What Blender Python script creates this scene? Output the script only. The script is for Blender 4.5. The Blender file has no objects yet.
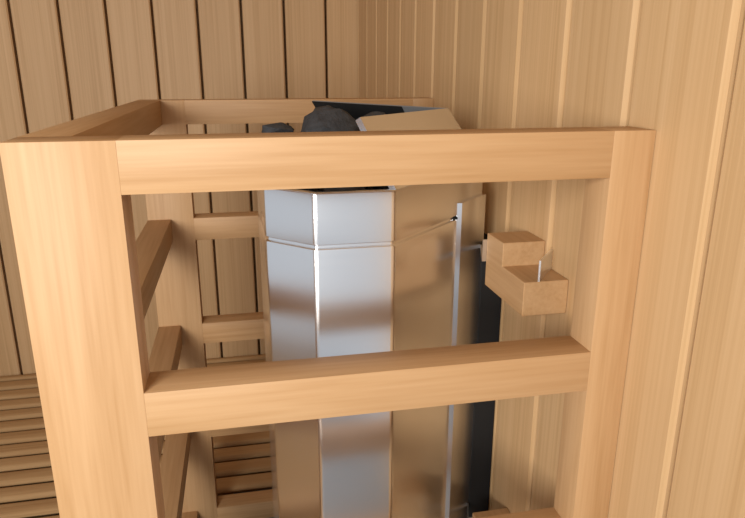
import bpy, bmesh, math, random
from mathutils import Vector, Matrix
from mathutils import noise as mnoise

S = bpy.context.scene
COL = S.collection
random.seed(7)

# ------------------------------------------------------------------ helpers
def link(name, bm, mat, parent=None, loc=None, smooth=None):
    """one bmesh (in world coordinates) -> one mesh object, origin at loc"""
    me = bpy.data.meshes.new(name)
    bmesh.ops.recalc_face_normals(bm, faces=bm.faces[:])
    o_loc = Vector(loc) if loc is not None else Vector((0, 0, 0))
    bmesh.ops.translate(bm, verts=bm.verts[:], vec=-o_loc)
    bm.to_mesh(me)
    bm.free()
    if smooth is not None:
        me.polygons.foreach_set('use_smooth', [True] * len(me.polygons))
        me.set_sharp_from_angle(angle=math.radians(smooth))
    mats = mat if isinstance(mat, (list, tuple)) else [mat]
    for m in mats:
        me.materials.append(m)
    o = bpy.data.objects.new(name, me)
    COL.objects.link(o)
    if parent is not None:
        o.parent = parent
        o.location = o_loc - world_loc(parent)
    else:
        o.location = o_loc
    return o


def world_loc(o):
    v = Vector(o.location)
    while o.parent is not None:
        o = o.parent
        v += Vector(o.location)
    return v


def empty(name, loc, label, cat, group=None):
    o = bpy.data.objects.new(name, None)
    COL.objects.link(o)
    o.empty_display_size = 0.05
    o.location = loc
    tag(o, label, cat, group)
    return o


def tag(o, label, cat, group=None):
    o['label'] = label
    o['category'] = cat
    if group:
        o['group'] = group


def box_into(bm, x0, x1, y0, y1, z0, z1, bevel=0.0015, seg=2):
    t = bmesh.new()
    bmesh.ops.create_cube(t, size=1.0)
    bmesh.ops.scale(t, verts=t.verts[:], vec=(x1 - x0, y1 - y0, z1 - z0))
    bmesh.ops.translate(t, verts=t.verts[:], vec=((x0 + x1) / 2, (y0 + y1) / 2, (z0 + z1) / 2))
    if bevel > 0:
        bmesh.ops.bevel(t, geom=t.edges[:], offset=bevel, segments=seg, affect='EDGES', profile=0.5)
    me = bpy.data.meshes.new('tmp')
    t.to_mesh(me)
    t.free()
    bm.from_mesh(me)
    bpy.data.meshes.remove(me)


def box(name, mat, parent, x0, x1, y0, y1, z0, z1, bevel=0.0015):
    bm = bmesh.new()
    box_into(bm, x0, x1, y0, y1, z0, z1, bevel)
    return link(name, bm, mat, parent, ((x0 + x1) / 2, (y0 + y1) / 2, (z0 + z1) / 2), 40)


def prism(bm, pts, z0, z1):
    """closed prism over a plan polygon"""
    lo = [bm.verts.new((p[0], p[1], z0)) for p in pts]
    hi = [bm.verts.new((p[0], p[1], z1)) for p in pts]
    n = len(pts)
    bm.faces.new(lo[::-1])
    bm.faces.new(hi)
    for i in range(n):
        bm.faces.new((lo[i], lo[(i + 1) % n], hi[(i + 1) % n], hi[i]))


def offset_poly(pts, d):
    """offset a counter-clockwise plan polygon outwards by d"""
    n = len(pts)
    out = []
    for i in range(n):
        a, b, c = Vector(pts[i - 1]), Vector(pts[i]), Vector(pts[(i + 1) % n])
        e1, e2 = (b - a).normalized(), (c - b).normalized()
        n1, n2 = Vector((e1.y, -e1.x)), Vector((e2.y, -e2.x))
        m = (n1 + n2)
        m = m / m.dot(n1)
        out.append(b + m * d)
    return out


def fillet(pts, r, seg=6):
    n = len(pts)
    out = []
    for i in range(n):
        a, b, c = Vector(pts[i - 1]), Vector(pts[i]), Vector(pts[(i + 1) % n])
        u, v = (a - b).normalized(), (c - b).normalized()
        ang = u.angle(v)
        t = r / math.tan(ang / 2)
        cen = b + (u + v).normalized() * (r / math.sin(ang / 2))
        s, e = b + u * t - cen, b + v * t - cen
        a0 = math.atan2(s.y, s.x)
        da = math.atan2(e.y, e.x) - a0
        while da > math.pi:
            da -= 2 * math.pi
        while da < -math.pi:
            da += 2 * math.pi
        for k in range(seg + 1):
            w = a0 + da * k / seg
            out.append(cen + r * Vector((math.cos(w), math.sin(w))))
    return out


def loft(bm, rings, cap_first=False, cap_last=False):
    vs = [[bm.verts.new(p) for p in ring] for ring in rings]
    n = len(vs[0])
    for a, b in zip(vs, vs[1:]):
        for i in range(n):
            bm.faces.new((a[i], a[(i + 1) % n], b[(i + 1) % n], b[i]))
    if cap_first:
        bm.faces.new(vs[0][::-1])
    if cap_last:
        bm.faces.new(vs[-1])


# ---------------------------------------------------------------- materials
def srgb(r, g, b):
    f = lambda c: (c / 255 / 12.92) if c / 255 <= 0.04045 else ((c / 255 + 0.055) / 1.055) ** 2.4
    return (f(r), f(g), f(b), 1.0)


def new_mat(name):
    m = bpy.data.materials.new(name)
    m.use_nodes = True
    nt = m.node_tree
    nt.nodes.clear()
    out = nt.nodes.new('ShaderNodeOutputMaterial')
    bs = nt.nodes.new('ShaderNodeBsdfPrincipled')
    nt.links.new(bs.outputs[0], out.inputs[0])
    return m, nt, bs


def wood(name, axis, base, dark, light, fine=220.0, coarse=28.0, along=1.6, rough=0.5,
         contrast=1.0, board=None, spec=0.3):
    """timber with its grain running along one object axis"""
    m, nt, bs = new_mat(name)
    N, L = nt.nodes.new, nt.links.new
    tc = N('ShaderNodeTexCoord')
    oi = N('ShaderNodeObjectInfo')
    comb = N('ShaderNodeCombineXYZ')
    for i, k in enumerate((7.3, 13.1, 3.7)):
        mu = N('ShaderNodeMath'); mu.operation = 'MULTIPLY'; mu.inputs[1].default_value = k
        L(oi.outputs['Random'], mu.inputs[0]); L(mu.outputs[0], comb.inputs[i])
    add = N('ShaderNodeVectorMath'); add.operation = 'ADD'
    L(tc.outputs['Object'], add.inputs[0]); L(comb.outputs[0], add.inputs[1])
    vec = add.outputs[0]
    if board is not None:                       # every board of a panelling is its own piece of timber
        bax, start, pitch = board
        sep = N('ShaderNodeSeparateXYZ'); L(tc.outputs['Object'], sep.inputs[0])
        s = N('ShaderNodeMath'); s.operation = 'SUBTRACT'; s.inputs[1].default_value = start
        L(sep.outputs[bax], s.inputs[0])
        d = N('ShaderNodeMath'); d.operation = 'DIVIDE'; d.inputs[1].default_value = pitch
        L(s.outputs[0], d.inputs[0])
        f = N('ShaderNodeMath'); f.operation = 'FLOOR'; L(d.outputs[0], f.inputs[0])
        wn = N('ShaderNodeTexWhiteNoise'); wn.noise_dimensions = '1D'; L(f.outputs[0], wn.inputs['W'])
        sc = N('ShaderNodeVectorMath'); sc.operation = 'SCALE'; sc.inputs['Scale'].default_value = 9.0
        L(wn.outputs['Color'], sc.inputs[0])
        ad2 = N('ShaderNodeVectorMath'); ad2.operation = 'ADD'
        L(vec, ad2.inputs[0]); L(sc.outputs[0], ad2.inputs[1])
        vec = ad2.outputs[0]

    def grain(across, alongf, detail, dist):
        mp = N('ShaderNodeMapping')
        sv = [across] * 3
        sv[axis] = alongf
        mp.inputs['Scale'].default_value = sv
        L(vec, mp.inputs['Vector'])
        nz = N('ShaderNodeTexNoise')
        nz.inputs['Scale'].default_value = 1.0
        nz.inputs['Detail'].default_value = detail
        nz.inputs['Roughness'].default_value = 0.55
        nz.inputs['Distortion'].default_value = dist
        L(mp.outputs[0], nz.inputs['Vector'])
        return nz.outputs[0]

    g1 = grain(coarse, along, 3.0, 0.6)
    g2 = grain(fine, along * 5, 2.0, 0.0)
    mixg = N('ShaderNodeMix'); mixg.data_type = 'FLOAT'; mixg.inputs[0].default_value = 0.42
    L(g1, mixg.inputs[2]); L(g2, mixg.inputs[3])
    ramp = N('ShaderNodeValToRGB')
    e = ramp.color_ramp.elements
    w = 0.17 / contrast
    e[0].position, e[0].color = 0.5 - w, dark
    e[1].position, e[1].color = 0.5 + w, light
    mid = ramp.color_ramp.elements.new(0.5); mid.color = base
    L(mixg.outputs[0], ramp.inputs[0])
    col = ramp.outputs[0]
    hv = N('ShaderNodeHueSaturation')
    vr = N('ShaderNodeMapRange'); vr.inputs['To Min'].default_value = 0.96; vr.inputs['To Max'].default_value = 1.04
    L(oi.outputs['Random'] if board is None else wn.outputs['Value'], vr.inputs['Value'])
    L(vr.outputs[0], hv.inputs['Value']); L(col, hv.inputs['Color'])
    L(hv.outputs[0], bs.inputs['Base Color'])
    bs.inputs['Roughness'].default_value = rough
    bs.inputs['Specular IOR Level'].default_value = spec
    bp = N('ShaderNodeBump'); bp.inputs['Strength'].default_value = 0.06; bp.inputs['Distance'].default_value = 0.002
    L(mixg.outputs[0], bp.inputs['Height']); L(bp.outputs[0], bs.inputs['Normal'])
    return m


TB, TD, TL_ = srgb(187, 149, 107), srgb(175, 136, 93), srgb(195, 158, 117)
TIMBER = [wood('timber_grain_%s' % 'xyz'[a], a, TB, TD, TL_) for a in range(3)]
WB, WD, WL = srgb(200, 165, 122), srgb(187, 151, 107), srgb(207, 173, 131)
BACK_START, BACK_PITCH = 0.269, 0.1223
SIDE_START, SIDE_PITCH = 0.4362, 0.1286
WALLB = wood('panelling_back', 2, WB, WD, WL, fine=260, coarse=70, along=0.5, board=('X', BACK_START, BACK_PITCH))
WALLR = wood('panelling_right', 2, WB, WD, WL, spec=0.15, fine=260, coarse=70, along=0.5, board=('Y', SIDE_START, SIDE_PITCH))
CEIL = wood('panelling_ceiling', 0, WB, WD, WL, fine=260, coarse=70, along=0.5, board=('Y', 0.0, 0.12))
SLAT = wood('duckboard_timber', 0, srgb(178, 144, 103), srgb(164, 129, 89), srgb(186, 153, 112), along=1.2, rough=0.8, spec=0.1)


def metal(name, col, rough, scale=(3, 3, 400), amount=0.02):
    m, nt, bs = new_mat(name)
    N, L = nt.nodes.new, nt.links.new
    bs.inputs['Base Color'].default_value = col
    bs.inputs['Metallic'].default_value = 1.0
    tc = N('ShaderNodeTexCoord'); mp = N('ShaderNodeMapping'); mp.inputs['Scale'].default_value = scale
    nz = N('ShaderNodeTexNoise'); nz.inputs['Scale'].default_value = 1.0; nz.inputs['Detail'].default_value = 2
    L(tc.outputs['Object'], mp.inputs[0]); L(mp.outputs[0], nz.inputs['Vector'])
    mr = N('ShaderNodeMapRange'); mr.inputs['To Min'].default_value = rough - amount; mr.inputs['To Max'].default_value = rough + amount
    L(nz.outputs[0], mr.inputs['Value']); L(mr.outputs[0], bs.inputs['Roughness'])
    return m


STEEL = metal('brushed_stainless_steel', (0.86, 0.86, 0.87, 1), 0.24)
PLATE = metal('zinc_plated_steel', (0.80, 0.81, 0.83, 1), 0.3)


def plain(name, col, rough=0.6, var=0.25, scale=60.0, metallic=0.0):
    m, nt, bs = new_mat(name)
    N, L = nt.nodes.new, nt.links.new
    tc = N('ShaderNodeTexCoord'); nz = N('ShaderNodeTexNoise')
    nz.inputs['Scale'].default_value = scale; nz.inputs['Detail'].default_value = 5
    L(tc.outputs['Object'], nz.inputs['Vector'])
    ramp = N('ShaderNodeValToRGB')
    e = ramp.color_ramp.elements
    e[0].position, e[1].position = 0.3, 0.7
    e[0].color = tuple(c * (1 - var) for c in col[:3]) + (1,)
    e[1].color = tuple(c * (1 + var) for c in col[:3]) + (1,)
    L(nz.outputs[0], ramp.inputs[0]); L(ramp.outputs[0], bs.inputs['Base Color'])
    bs.inputs['Roughness'].default_value = rough
    bs.inputs['Metallic'].default_value = metallic
    return m, nt, bs


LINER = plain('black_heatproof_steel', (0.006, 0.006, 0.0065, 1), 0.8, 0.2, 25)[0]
GREY = plain('grey_steel_reflection', srgb(125, 125, 126), 0.5, 0.04, 40)[0]  # flat grey stands in for the bright reflection in the rear hood's steel
SUBFLOOR = plain('pale_floor_tile', srgb(122, 126, 132), 0.6, 0.04, 6)[0]
STONE, nt_, bs_ = plain('olivine_stone', srgb(58, 60, 64), 0.85, 0.35, 90)
_n = nt_.nodes.new('ShaderNodeTexNoise'); _n.inputs['Scale'].default_value = 260; _n.inputs['Detail'].default_value = 4
_t = nt_.nodes.new('ShaderNodeTexCoord'); nt_.links.new(_t.outputs['Object'], _n.inputs['Vector'])
_b = nt_.nodes.new('ShaderNodeBump'); _b.inputs['Strength'].default_value = 0.7; _b.inputs['Distance'].default_value = 0.002
nt_.links.new(_n.outputs[0], _b.inputs['Height']); nt_.links.new(_b.outputs[0], bs_.inputs['Normal'])

# ------------------------------------------------------------- the setting
XW = 0.365            # face of the right wall
YB = 1.987            # face of the back wall
X_DUCK = -2.58
X_FAR, Y_NEAR, Z_TOP = -2.6, -1.4, 2.15
FL = -0.034           # tiled floor under the duckboard


def panelling(bm, start, pitch, lo, hi, z0, z1, put, bw=0.005, bd=0.0035, gap=0.005):
    """tongue-and-groove boards: bevelled long edges and a narrow dark joint.
    put(u, d) -> plan/section point; u along the wall, d depth behind the face"""
    gd = 0.045
    prof = [(lo, 0.0)]
    i0 = math.floor((lo - start) / pitch) - 1
    k = i0
    while True:
        j = start + k * pitch
        k += 1
        if j - 0.02 <= lo:
            continue
        if j + 0.02 >= hi:
            break
        h = gap / 2
        prof += [(j - h - bw, 0), (j - h, bd), (j - h, gd), (j + h, gd), (j + h, bd), (j + h + bw, 0)]
    prof.append((hi, 0.0))
    front_lo = [bm.verts.new(put(u, d, z0)) for u, d in prof]
    front_hi = [bm.verts.new(put(u, d, z1)) for u, d in prof]
    back_lo = [bm.verts.new(put(u, 0.055, z0)) for u, d in prof]
    back_hi = [bm.verts.new(put(u, 0.055, z1)) for u, d in prof]
    n = len(prof)
    for i in range(n - 1):
        bm.faces.new((front_lo[i], front_lo[i + 1], front_hi[i + 1], front_hi[i]))
        bm.faces.new((back_lo[i], back_hi[i], back_hi[i + 1], back_lo[i + 1]))
        bm.faces.new((front_lo[i], back_lo[i], back_lo[i + 1], front_lo[i + 1]))
        bm.faces.new((front_hi[i], front_hi[i + 1], back_hi[i + 1], back_hi[i]))
    bm.faces.new((front_lo[0], front_hi[0], back_hi[0], back_lo[0]))
    bm.faces.new((front_lo[-1], back_lo[-1], back_hi[-1], front_hi[-1]))


bm = bmesh.new()
panelling(bm, BACK_START, BACK_PITCH, X_FAR, XW, FL, Z_TOP, lambda u, d, z: (u, YB + d, z), 0.0035, 0.003, 0.0072)
link('wall_back', bm, WALLB)['kind'] = 'structure'
bm = bmesh.new()
panelling(bm, SIDE_START, SIDE_PITCH, 0.0, YB + 0.055, FL, Z_TOP, lambda u, d, z: (XW + d, u, z))
link('wall_right', bm, WALLR)['kind'] = 'structure'
bm = bmesh.new()
box_into(bm, X_FAR, XW + 0.055, Y_NEAR, YB + 0.055, FL - 0.05, FL, 0)
link('floor', bm, SUBFLOOR)['kind'] = 'structure'
bm = bmesh.new()
panelling(bm, 0.0, 0.12, Y_NEAR, YB + 0.055, X_FAR, XW + 0.055, lambda u, d, z: (z, u, Z_TOP + d))
link('ceiling', bm, CEIL)['kind'] = 'structure'

# slatted duckboard: slats along X, cut out around the heater guard
bm = bmesh.new()
PITCH = 0.0620
y = 1.949
GX0, GX1, GY0, GY1 = -0.178, XW, 0.505, 1.239


def slat(x0, x1, ya, yb):
    """slat with a rounded top, section in the YZ plane"""
    r, zt, zb = 0.0100, 0.0, -0.022
    sec = [(ya + 0.011, zb), (yb - 0.011, zb)]
    for k in range(6):
        a = k / 5 * math.pi / 2
        sec.append((yb - r + r * math.cos(a), zt - r + r * math.sin(a)))
    for k in range(6):
        a = math.pi / 2 + k / 5 * math.pi / 2
        sec.append((ya + r + r * math.cos(a), zt - r + r * math.sin(a)))
    A = [bm.verts.new((x0, p[0], p[1])) for p in sec]
    B = [bm.verts.new((x1, p[0], p[1])) for p in sec]
    n = len(sec)
    bm.faces.new(A[::-1]); bm.faces.new(B)
    for i in range(n):
        bm.faces.new((A[i], A[(i + 1) % n], B[(i + 1) % n], B[i]))


slats = []
ya = 1.949 + 0.006
slat(X_DUCK, XW - 0.004, ya, YB - 0.006)
while ya > -1.2:
    lo, hi = ya - PITCH + 0.0, ya - 0.014
    if lo < GY1:
        if lo < GY1 < hi - 0.02:
            slat(GX0, XW - 0.004, GY1, hi)
        slat(X_DUCK, GX0, lo, hi)
    else:
        slat(X_DUCK, XW - 0.004, lo, hi)
    ya -= PITCH
duck = link('duckboard', bm, SLAT, None, (-0.6, 1.2, FL), 35)
tag(duck, 'slatted wooden duckboard covering the floor beside and behind the heater guard', 'duckboard')
bm = bmesh.new()
for x in (-2.16, -1.6, -1.05, -0.6, -0.24):
    box_into(bm, x, x + 0.04, -1.2, YB - 0.01, FL, -0.0225, 0)
for x in (-0.10, 0.28):
    box_into(bm, x, x + 0.04, 1.245, YB - 0.01, FL, -0.0225, 0)
link('bearer', bm, TIMBER[1], duck, (-0.6, 1.2, FL))

# ------------------------------------------------------------ heater guard
guard = empty('heater_guard', (0.096, 0.8735, FL),
              'pale wooden rail guard standing on the floor around the steel sauna heater', 'guard rail')
X0, XI, XS, XR = -0.1725, -0.0919, -0.132, 0.3235
YF0, YF1, YK0, YK1 = 0.5137, 0.555, 1.1921, 1.2334
LEVELS = [0.856, 0.6439, 0.4345, 0.2256, 0.0117]
RH = 0.0416
for (xa, xb) in ((X0, XI), (XR, XW - 0.0006)):
    for (ya, yb) in ((YF0, YF1), (YK0, YK1)):
        box('post', TIMBER[2], guard, xa, xb, ya, yb, FL, LEVELS[0], 0.0004)
for z in LEVELS:
    box('rail', TIMBER[0], guard, XI, XR, YF0, YF1, z - RH, z, 0.0002)
    box('rail', TIMBER[0], guard, XI, XR, YK0, YK1, z - RH, z, 0.0002)
    box('rail', TIMBER[1], guard, X0, XS, YF1, YK0, z - RH, z, 0.0002)

# ------------------------------------------------------------------ heater
K = 0.503
AX = 0.8735                                   # the heater is symmetric about this Y
P0 = (0.3296, 0.8326); P1 = (0.1622, 0.6652); P2 = (0.0735, 0.6652); P3 = (0.0224, 0.7163)
mir = lambda p: (p[0], 2 * AX - p[1])
HALF = [P3, P2, P1, P0]
POLY = HALF + [mir(p) for p in HALF[::-1]]     # counter-clockwise in plan
ZB, ZR, ZLOW = 0.7215, 0.782, 0.10
heater = empty('sauna_heater', (0.18, AX, FL),
               'angular brushed stainless steel sauna heater holding dark stones behind the wooden guard', 'heater')
HL = (0.18, AX, ZLOW)


def ring(off, z, r=0.010):
    return [(p.x, p.y, z) for p in fillet(offset_poly(POLY, off), max(r + off, 0.002))]


bm = bmesh.new()
loft(bm, [ring(-0.004, ZLOW), ring(-0.001, ZLOW), ring(0, ZLOW + 0.003), ring(0, ZB - 0.0045), ring(-0.0006, ZB - 0.0028), ring(-0.0025, ZB - 0.001),
          ring(-0.003, ZB + 0.001), ring(-0.003, ZB + 0.002), ring(-0.03, ZB + 0.002)], cap_first=True, cap_last=True)
link('lower_casing', bm, STEEL, heater, HL, 25)
bm = bmesh.new()
loft(bm, [ring(-0.006, ZB + 0.0022), ring(-0.0015, ZB + 0.0022), ring(0, ZB + 0.0035), ring(0, ZR - 0.002), ring(-0.0006, ZR - 0.0006), ring(-0.002, ZR),
          ring(-0.0075, ZR), ring(-0.009, ZR - 0.001), ring(-0.009, ZR - 0.010), ring(-0.006, ZR - 0.010)])
# close the thickness of the collar
link('upper_casing', bm, STEEL, heater, HL, 25)
# black stone basket inside the casing
bm = bmesh.new()
rg = [ring(-0.0105, ZR - 0.004), ring(-0.0105, ZB + 0.0026), ring(-0.0125, ZB + 0.0046), ring(-0.0125, ZR - 0.004)]
loft(bm, rg + [rg[0]])
loft(bm, [ring(-0.0125, ZB + 0.0046), ring(-0.0126, ZB + 0.0026)], cap_first=True, cap_last=True)
link('stone_basket', bm, LINER, heater, HL, 25)

# sloping hood over the two back flanks
TLp = Vector((0.1308, 0.7023, 0.8575))


def sheet(bm, pts, nrm, t):
    a = [bm.verts.new(p) for p in pts]
    b = [bm.verts.new(Vector(p) - nrm * t) for p in pts]
    n = len(pts)
    bm.faces.new(a); bm.faces.new(b[::-1])
    for i in range(n):
        bm.faces.new((a[i], b[i], b[(i + 1) % n], a[(i + 1) % n]))


Q1 = Vector((P1[0] + 0.002, P1[1] + 0.004, ZR)); Q0 = Vector((P0[0] - 0.001, P0[1], ZR)); TX = Vector((0.2882, AX, 0.8562))
for sgn in (1, -1):
    m = (lambda v: v.copy()) if sgn == 1 else (lambda v: Vector((v.x, 2 * AX - v.y, v.z)))
    pts = [m(Q1), m(Q0), m(TX), m(TLp)]
    th = 0.0075 if sgn == 1 else 0.002
    if sgn == -1:
        pts[3] = Vector((0.1183, 1.046, 0.8606))
    nrm = (pts[1] - pts[0]).cross(pts[3] - pts[0]).normalized() * sgn
    bm = bmesh.new()
    sheet(bm, pts, nrm, th)
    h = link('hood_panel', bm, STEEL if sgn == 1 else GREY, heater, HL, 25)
    h['label'] = ('sloping steel hood panel facing the right wall and camera' if sgn == 1 else 'sloping steel hood panel at the back of the stone bed')
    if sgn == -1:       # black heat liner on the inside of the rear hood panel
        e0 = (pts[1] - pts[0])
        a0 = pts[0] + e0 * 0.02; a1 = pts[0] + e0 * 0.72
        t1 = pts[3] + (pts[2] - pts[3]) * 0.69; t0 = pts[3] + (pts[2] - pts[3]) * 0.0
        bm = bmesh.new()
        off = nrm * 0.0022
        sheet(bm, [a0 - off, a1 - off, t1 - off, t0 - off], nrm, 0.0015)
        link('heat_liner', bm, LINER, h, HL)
bm = bmesh.new()      # narrow triangle closing the hood towards the wall
tri = [Q0, Vector((Q0.x, 2 * AX - Q0.y, ZR)), TX]
sheet(bm, tri, Vector((0.87, 0, 0.5)), 0.002)
link('hood_end', bm, STEEL, heater, HL)

# raised rear panel on each flank, with a bright chamfered front edge
SP = Vector((0.2734, 0.7764)); dirc = Vector((1, 1)).normalized(); nc = Vector((1, -1)).normalized()
ZS = 0.7411
for sgn in (1, -1):
    t = 0.0054
    e = Vector((P0[0], P0[1]))
    a = SP - dirc * 0.001
    plan = [a + nc * -0.001, a, a + nc * t + dirc * 0.0035, e + nc * t - dirc * 0.001, e - nc * 0.001 - dirc * 0.001]
    if sgn == -1:
        plan = [Vector((p.x, 2 * AX - p.y)) for p in plan][::-1]
    bm = bmesh.new()
    prism(bm, plan, ZLOW + 0.004, ZS)
    link('rear_panel', bm, STEEL, heater, HL)
bm = bmesh.new()      # black box added as the deep shade between the heater's back and the wall
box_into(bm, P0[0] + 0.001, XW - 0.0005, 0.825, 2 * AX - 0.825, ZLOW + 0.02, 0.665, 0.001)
link('gap_shade_box', bm, LINER, heater, HL)
# dark screw where the joint meets the rear panel
bm = bmesh.new()
bmesh.ops.create_uvsphere(bm, u_segments=12, v_segments=8, radius=0.0019)
bmesh.ops.translate(bm, verts=bm.verts[:], vec=(SP.x - 0.0018, SP.y - 0.0025, ZB))
link('screw', bm, LINER, heater, HL, 60)

# ----------------------------------------------------------- wall brackets
def bracket(zt, label):
    """stepped wooden block on the right wall, slotted steel plate and clip"""
    xb = 0.309
    e = empty('wall_bracket', (XW, 0.72, zt - 0.071), label, 'bracket', 'wooden heater brackets on the right wall')
    L0 = (XW, 0.72, zt - 0.071)
    xw = XW - 0.0006
    sec = [(0.6394, zt - 0.071), (0.757, zt - 0.071), (0.757, zt), (0.704, zt), (0.704, zt - 0.0297), (0.6394, zt - 0.0297)]
    bm = bmesh.new()
    A = [bm.verts.new((xb, p[0], p[1])) for p in sec]
    B = [bm.verts.new((xw, p[0], p[1])) for p in sec]
    bm.faces.new(A); bm.faces.new(B[::-1])
    for i in range(6):
        bm.faces.new((A[i], B[i], B[(i + 1) % 6], A[(i + 1) % 6]))
    bmesh.ops.recalc_face_normals(bm, faces=bm.faces[:])
    bmesh.ops.bevel(bm, geom=bm.edges[:], offset=0.0008, segments=1, affect='EDGES')
    link('wood_block', bm, TIMBER[1], e, L0)
    # upright steel plate standing diagonally on the lower step
    p, q, w = Vector((0.3268, 0.6400)), Vector((0.3635, 0.6840)), 0.0022
    d = (q - p).normalized(); s = Vector((-d.y, d.x)) * (w / 2)
    bm = bmesh.new()
    prism(bm, [p - s, q - s, q + s, p + s], zt - 0.0297, zt - 0.0045)
    link('steel_plate', bm, PLATE, e, L0)['label'] = 'thin upright steel plate'
    # clip between block and heater flank
    bm = bmesh.new()
    prism(bm, [(0.3035, 0.7572), (0.3150, 0.7572), (0.3150, 0.7588), (0.3035, 0.7588)], zt - 0.0385, zt - 0.0090)
    prism(bm, [(0.3035, 0.7588), (0.3052, 0.7588), (0.3270, 0.8195), (0.3252, 0.8205)], zt - 0.0385, zt - 0.0335)
    link('heater_clip', bm, PLATE, e, L0)['label'] = 'bright steel clip'
    return e


bracket(0.704, 'stepped wooden bracket on the right wall seen between the top and middle front rails')
bracket(0.2735, 'lower wooden bracket on the right wall, only its top showing above the lowest visible rail')

# ------------------------------------------------------------------ stones
def stone(name_label, c, r, rot, seed, boxy=2.0):
    rnd = random.Random(seed)
    bm = bmesh.new()
    for k in range(30):
        v = Vector((rnd.gauss(0, 1), rnd.gauss(0, 1), rnd.gauss(0, 1))).normalized()
        v = v / (sum(abs(q) ** boxy for q in v) ** (1 / boxy)) * rnd.uniform(0.86, 1.0)
        bm.verts.new(v)
    bmesh.ops.convex_hull(bm, input=bm.verts[:])
    loose = [v for v in bm.verts if not v.link_faces]
    bmesh.ops.delete(bm, geom=loose, context='VERTS')
    bmesh.ops.bevel(bm, geom=bm.edges[:], offset=0.035, segments=1, affect='EDGES', clamp_overlap=True)
    bmesh.ops.triangulate(bm, faces=bm.faces[:])
    bmesh.ops.subdivide_edges(bm, edges=bm.edges[:], cuts=1, use_grid_fill=True)
    for v in bm.verts:
        v.co += v.co.normalized() * (mnoise.noise(v.co * 2.5 + Vector((seed, 0, 0))) * 0.07 + mnoise.noise(v.co * 7 + Vector((0, seed, 0))) * 0.025)
    M = Matrix.Rotation(rot[2], 4, 'Z') @ Matrix.Rotation(rot[1], 4, 'Y') @ Matrix.Rotation(rot[0], 4, 'X') @ Matrix.Diagonal((r[0], r[1], r[2], 1))
    bmesh.ops.transform(bm, matrix=M, verts=bm.verts[:])
    lo = min(v.co.z for v in bm.verts)
    bmesh.ops.translate(bm, verts=bm.verts[:], vec=c)
    o = link('sauna_stone', bm, STONE, None, (c[0], c[1], c[2] + lo), 40)
    tag(o, name_label, 'stone', 'dark stones in the heater basket')
    return o


SZ = ZB + 0.0046
stone('flat pointed dark stone, leftmost on the pile above the top front rail', (0.0485, 0.835, 0.8333), (0.0215, 0.024, 0.0108), (0.0, 0.22, 0.0), 33, 4.0)
stone('largest dark grey stone in the middle of the heater pile', (0.107, 0.80, 0.832), (0.042, 0.038, 0.030), (0.0, 0.0, 0.1), 42, 2.8)
stone('dark stone at the back of the pile against the rear hood panel', (0.118, 0.900, 0.836), (0.030, 0.026, 0.026), (0.3, 0.2, 1.0), 21)
stone('dark stone half hidden at the right of the largest stone', (0.182, 0.862, 0.829), (0.032, 0.028, 0.026), (0.2, 0.5, 0.1), 5)
stone('dark stone low in the basket behind the front steel rim', (0.112, 0.722, SZ + 0.034), (0.038, 0.032, 0.033), (0, 0, 0.4), 8)
stone('dark stone low in the basket beneath the leftmost flat stone', (0.063, 0.800, SZ + 0.040), (0.028, 0.040, 0.038), (0, 0, 0.1), 9)
stone('dark stone low in the basket at its left rear corner', (0.062, 0.905, SZ + 0.038), (0.028, 0.042, 0.037), (0, 0, 0.2), 14)
stone('dark stone low in the basket under the largest stone', (0.126, 0.800, SZ + 0.036), (0.036, 0.034, 0.034), (0, 0, 0.7), 15)
stone('dark stone low in the basket under the rear stone', (0.130, 0.885, SZ + 0.038), (0.037, 0.036, 0.036), (0, 0, 1.2), 16)
stone('dark stone low in the basket at the side near the right wall', (0.205, 0.868, SZ + 0.036), (0.036, 0.036, 0.034), (0, 0, 0.5), 17)

# ------------------------------------------------------------------ lights
def area(name, loc, target, size, energy, color):
    l = bpy.data.lights.new(name, 'AREA')
    l.shape = 'RECTANGLE'
    l.size, l.size_y = size
    l.energy = energy
    l.color = color
    o = bpy.data.objects.new(name, l)
    COL.objects.link(o)
    o.location = loc
    o.rotation_euler = (Vector(target) - Vector(loc)).to_track_quat('-Z', 'Y').to_euler()
    return o


area('sauna_lamp', (-0.62, -0.62, 1.0), (0.05, 1.0, 0.75), (0.55, 0.55), 27, (1.0, 0.96, 0.90))

w = bpy.data.worlds.new('daylight')
S.world = w
w.use_nodes = True
bg = w.node_tree.nodes['Background']
bg.inputs[0].default_value = (0.86, 0.91, 0.98, 1)
bg.inputs[1].default_value = 0.63

# ------------------------------------------------------------------ camera
f, yaw, pitch, roll = 636.34, 0.2035, 0.2885, -0.0011
cy_, sy_, cp, sp = math.cos(yaw), math.sin(yaw), math.cos(pitch), math.sin(pitch)
fwd = Vector((sy_ * cp, cy_ * cp, -sp)); right = Vector((cy_, -sy_, 0)); down = fwd.cross(right)
r2 = math.cos(roll) * right + math.sin(roll) * down
d2 = -math.sin(roll) * right + math.cos(roll) * down
cam = bpy.data.cameras.new('camera')
cam.sensor_width = 36.0
cam.lens = 36.0 * f / 745
cam.clip_start = 0.01
co = bpy.data.objects.new('camera', cam)
COL.objects.link(co)
co.matrix_world = Matrix(((r2.x, -d2.x, -fwd.x, 0), (r2.y, -d2.y, -fwd.y, 0), (r2.z, -d2.z, -fwd.z, 0.907), (0, 0, 0, 1)))
S.camera = co
S.view_settings.view_transform = 'Standard'
S.view_settings.look = 'None'
S.view_settings.gamma = 1.0
S.view_settings.use_curve_mapping = False
S.view_settings.exposure = 0.0
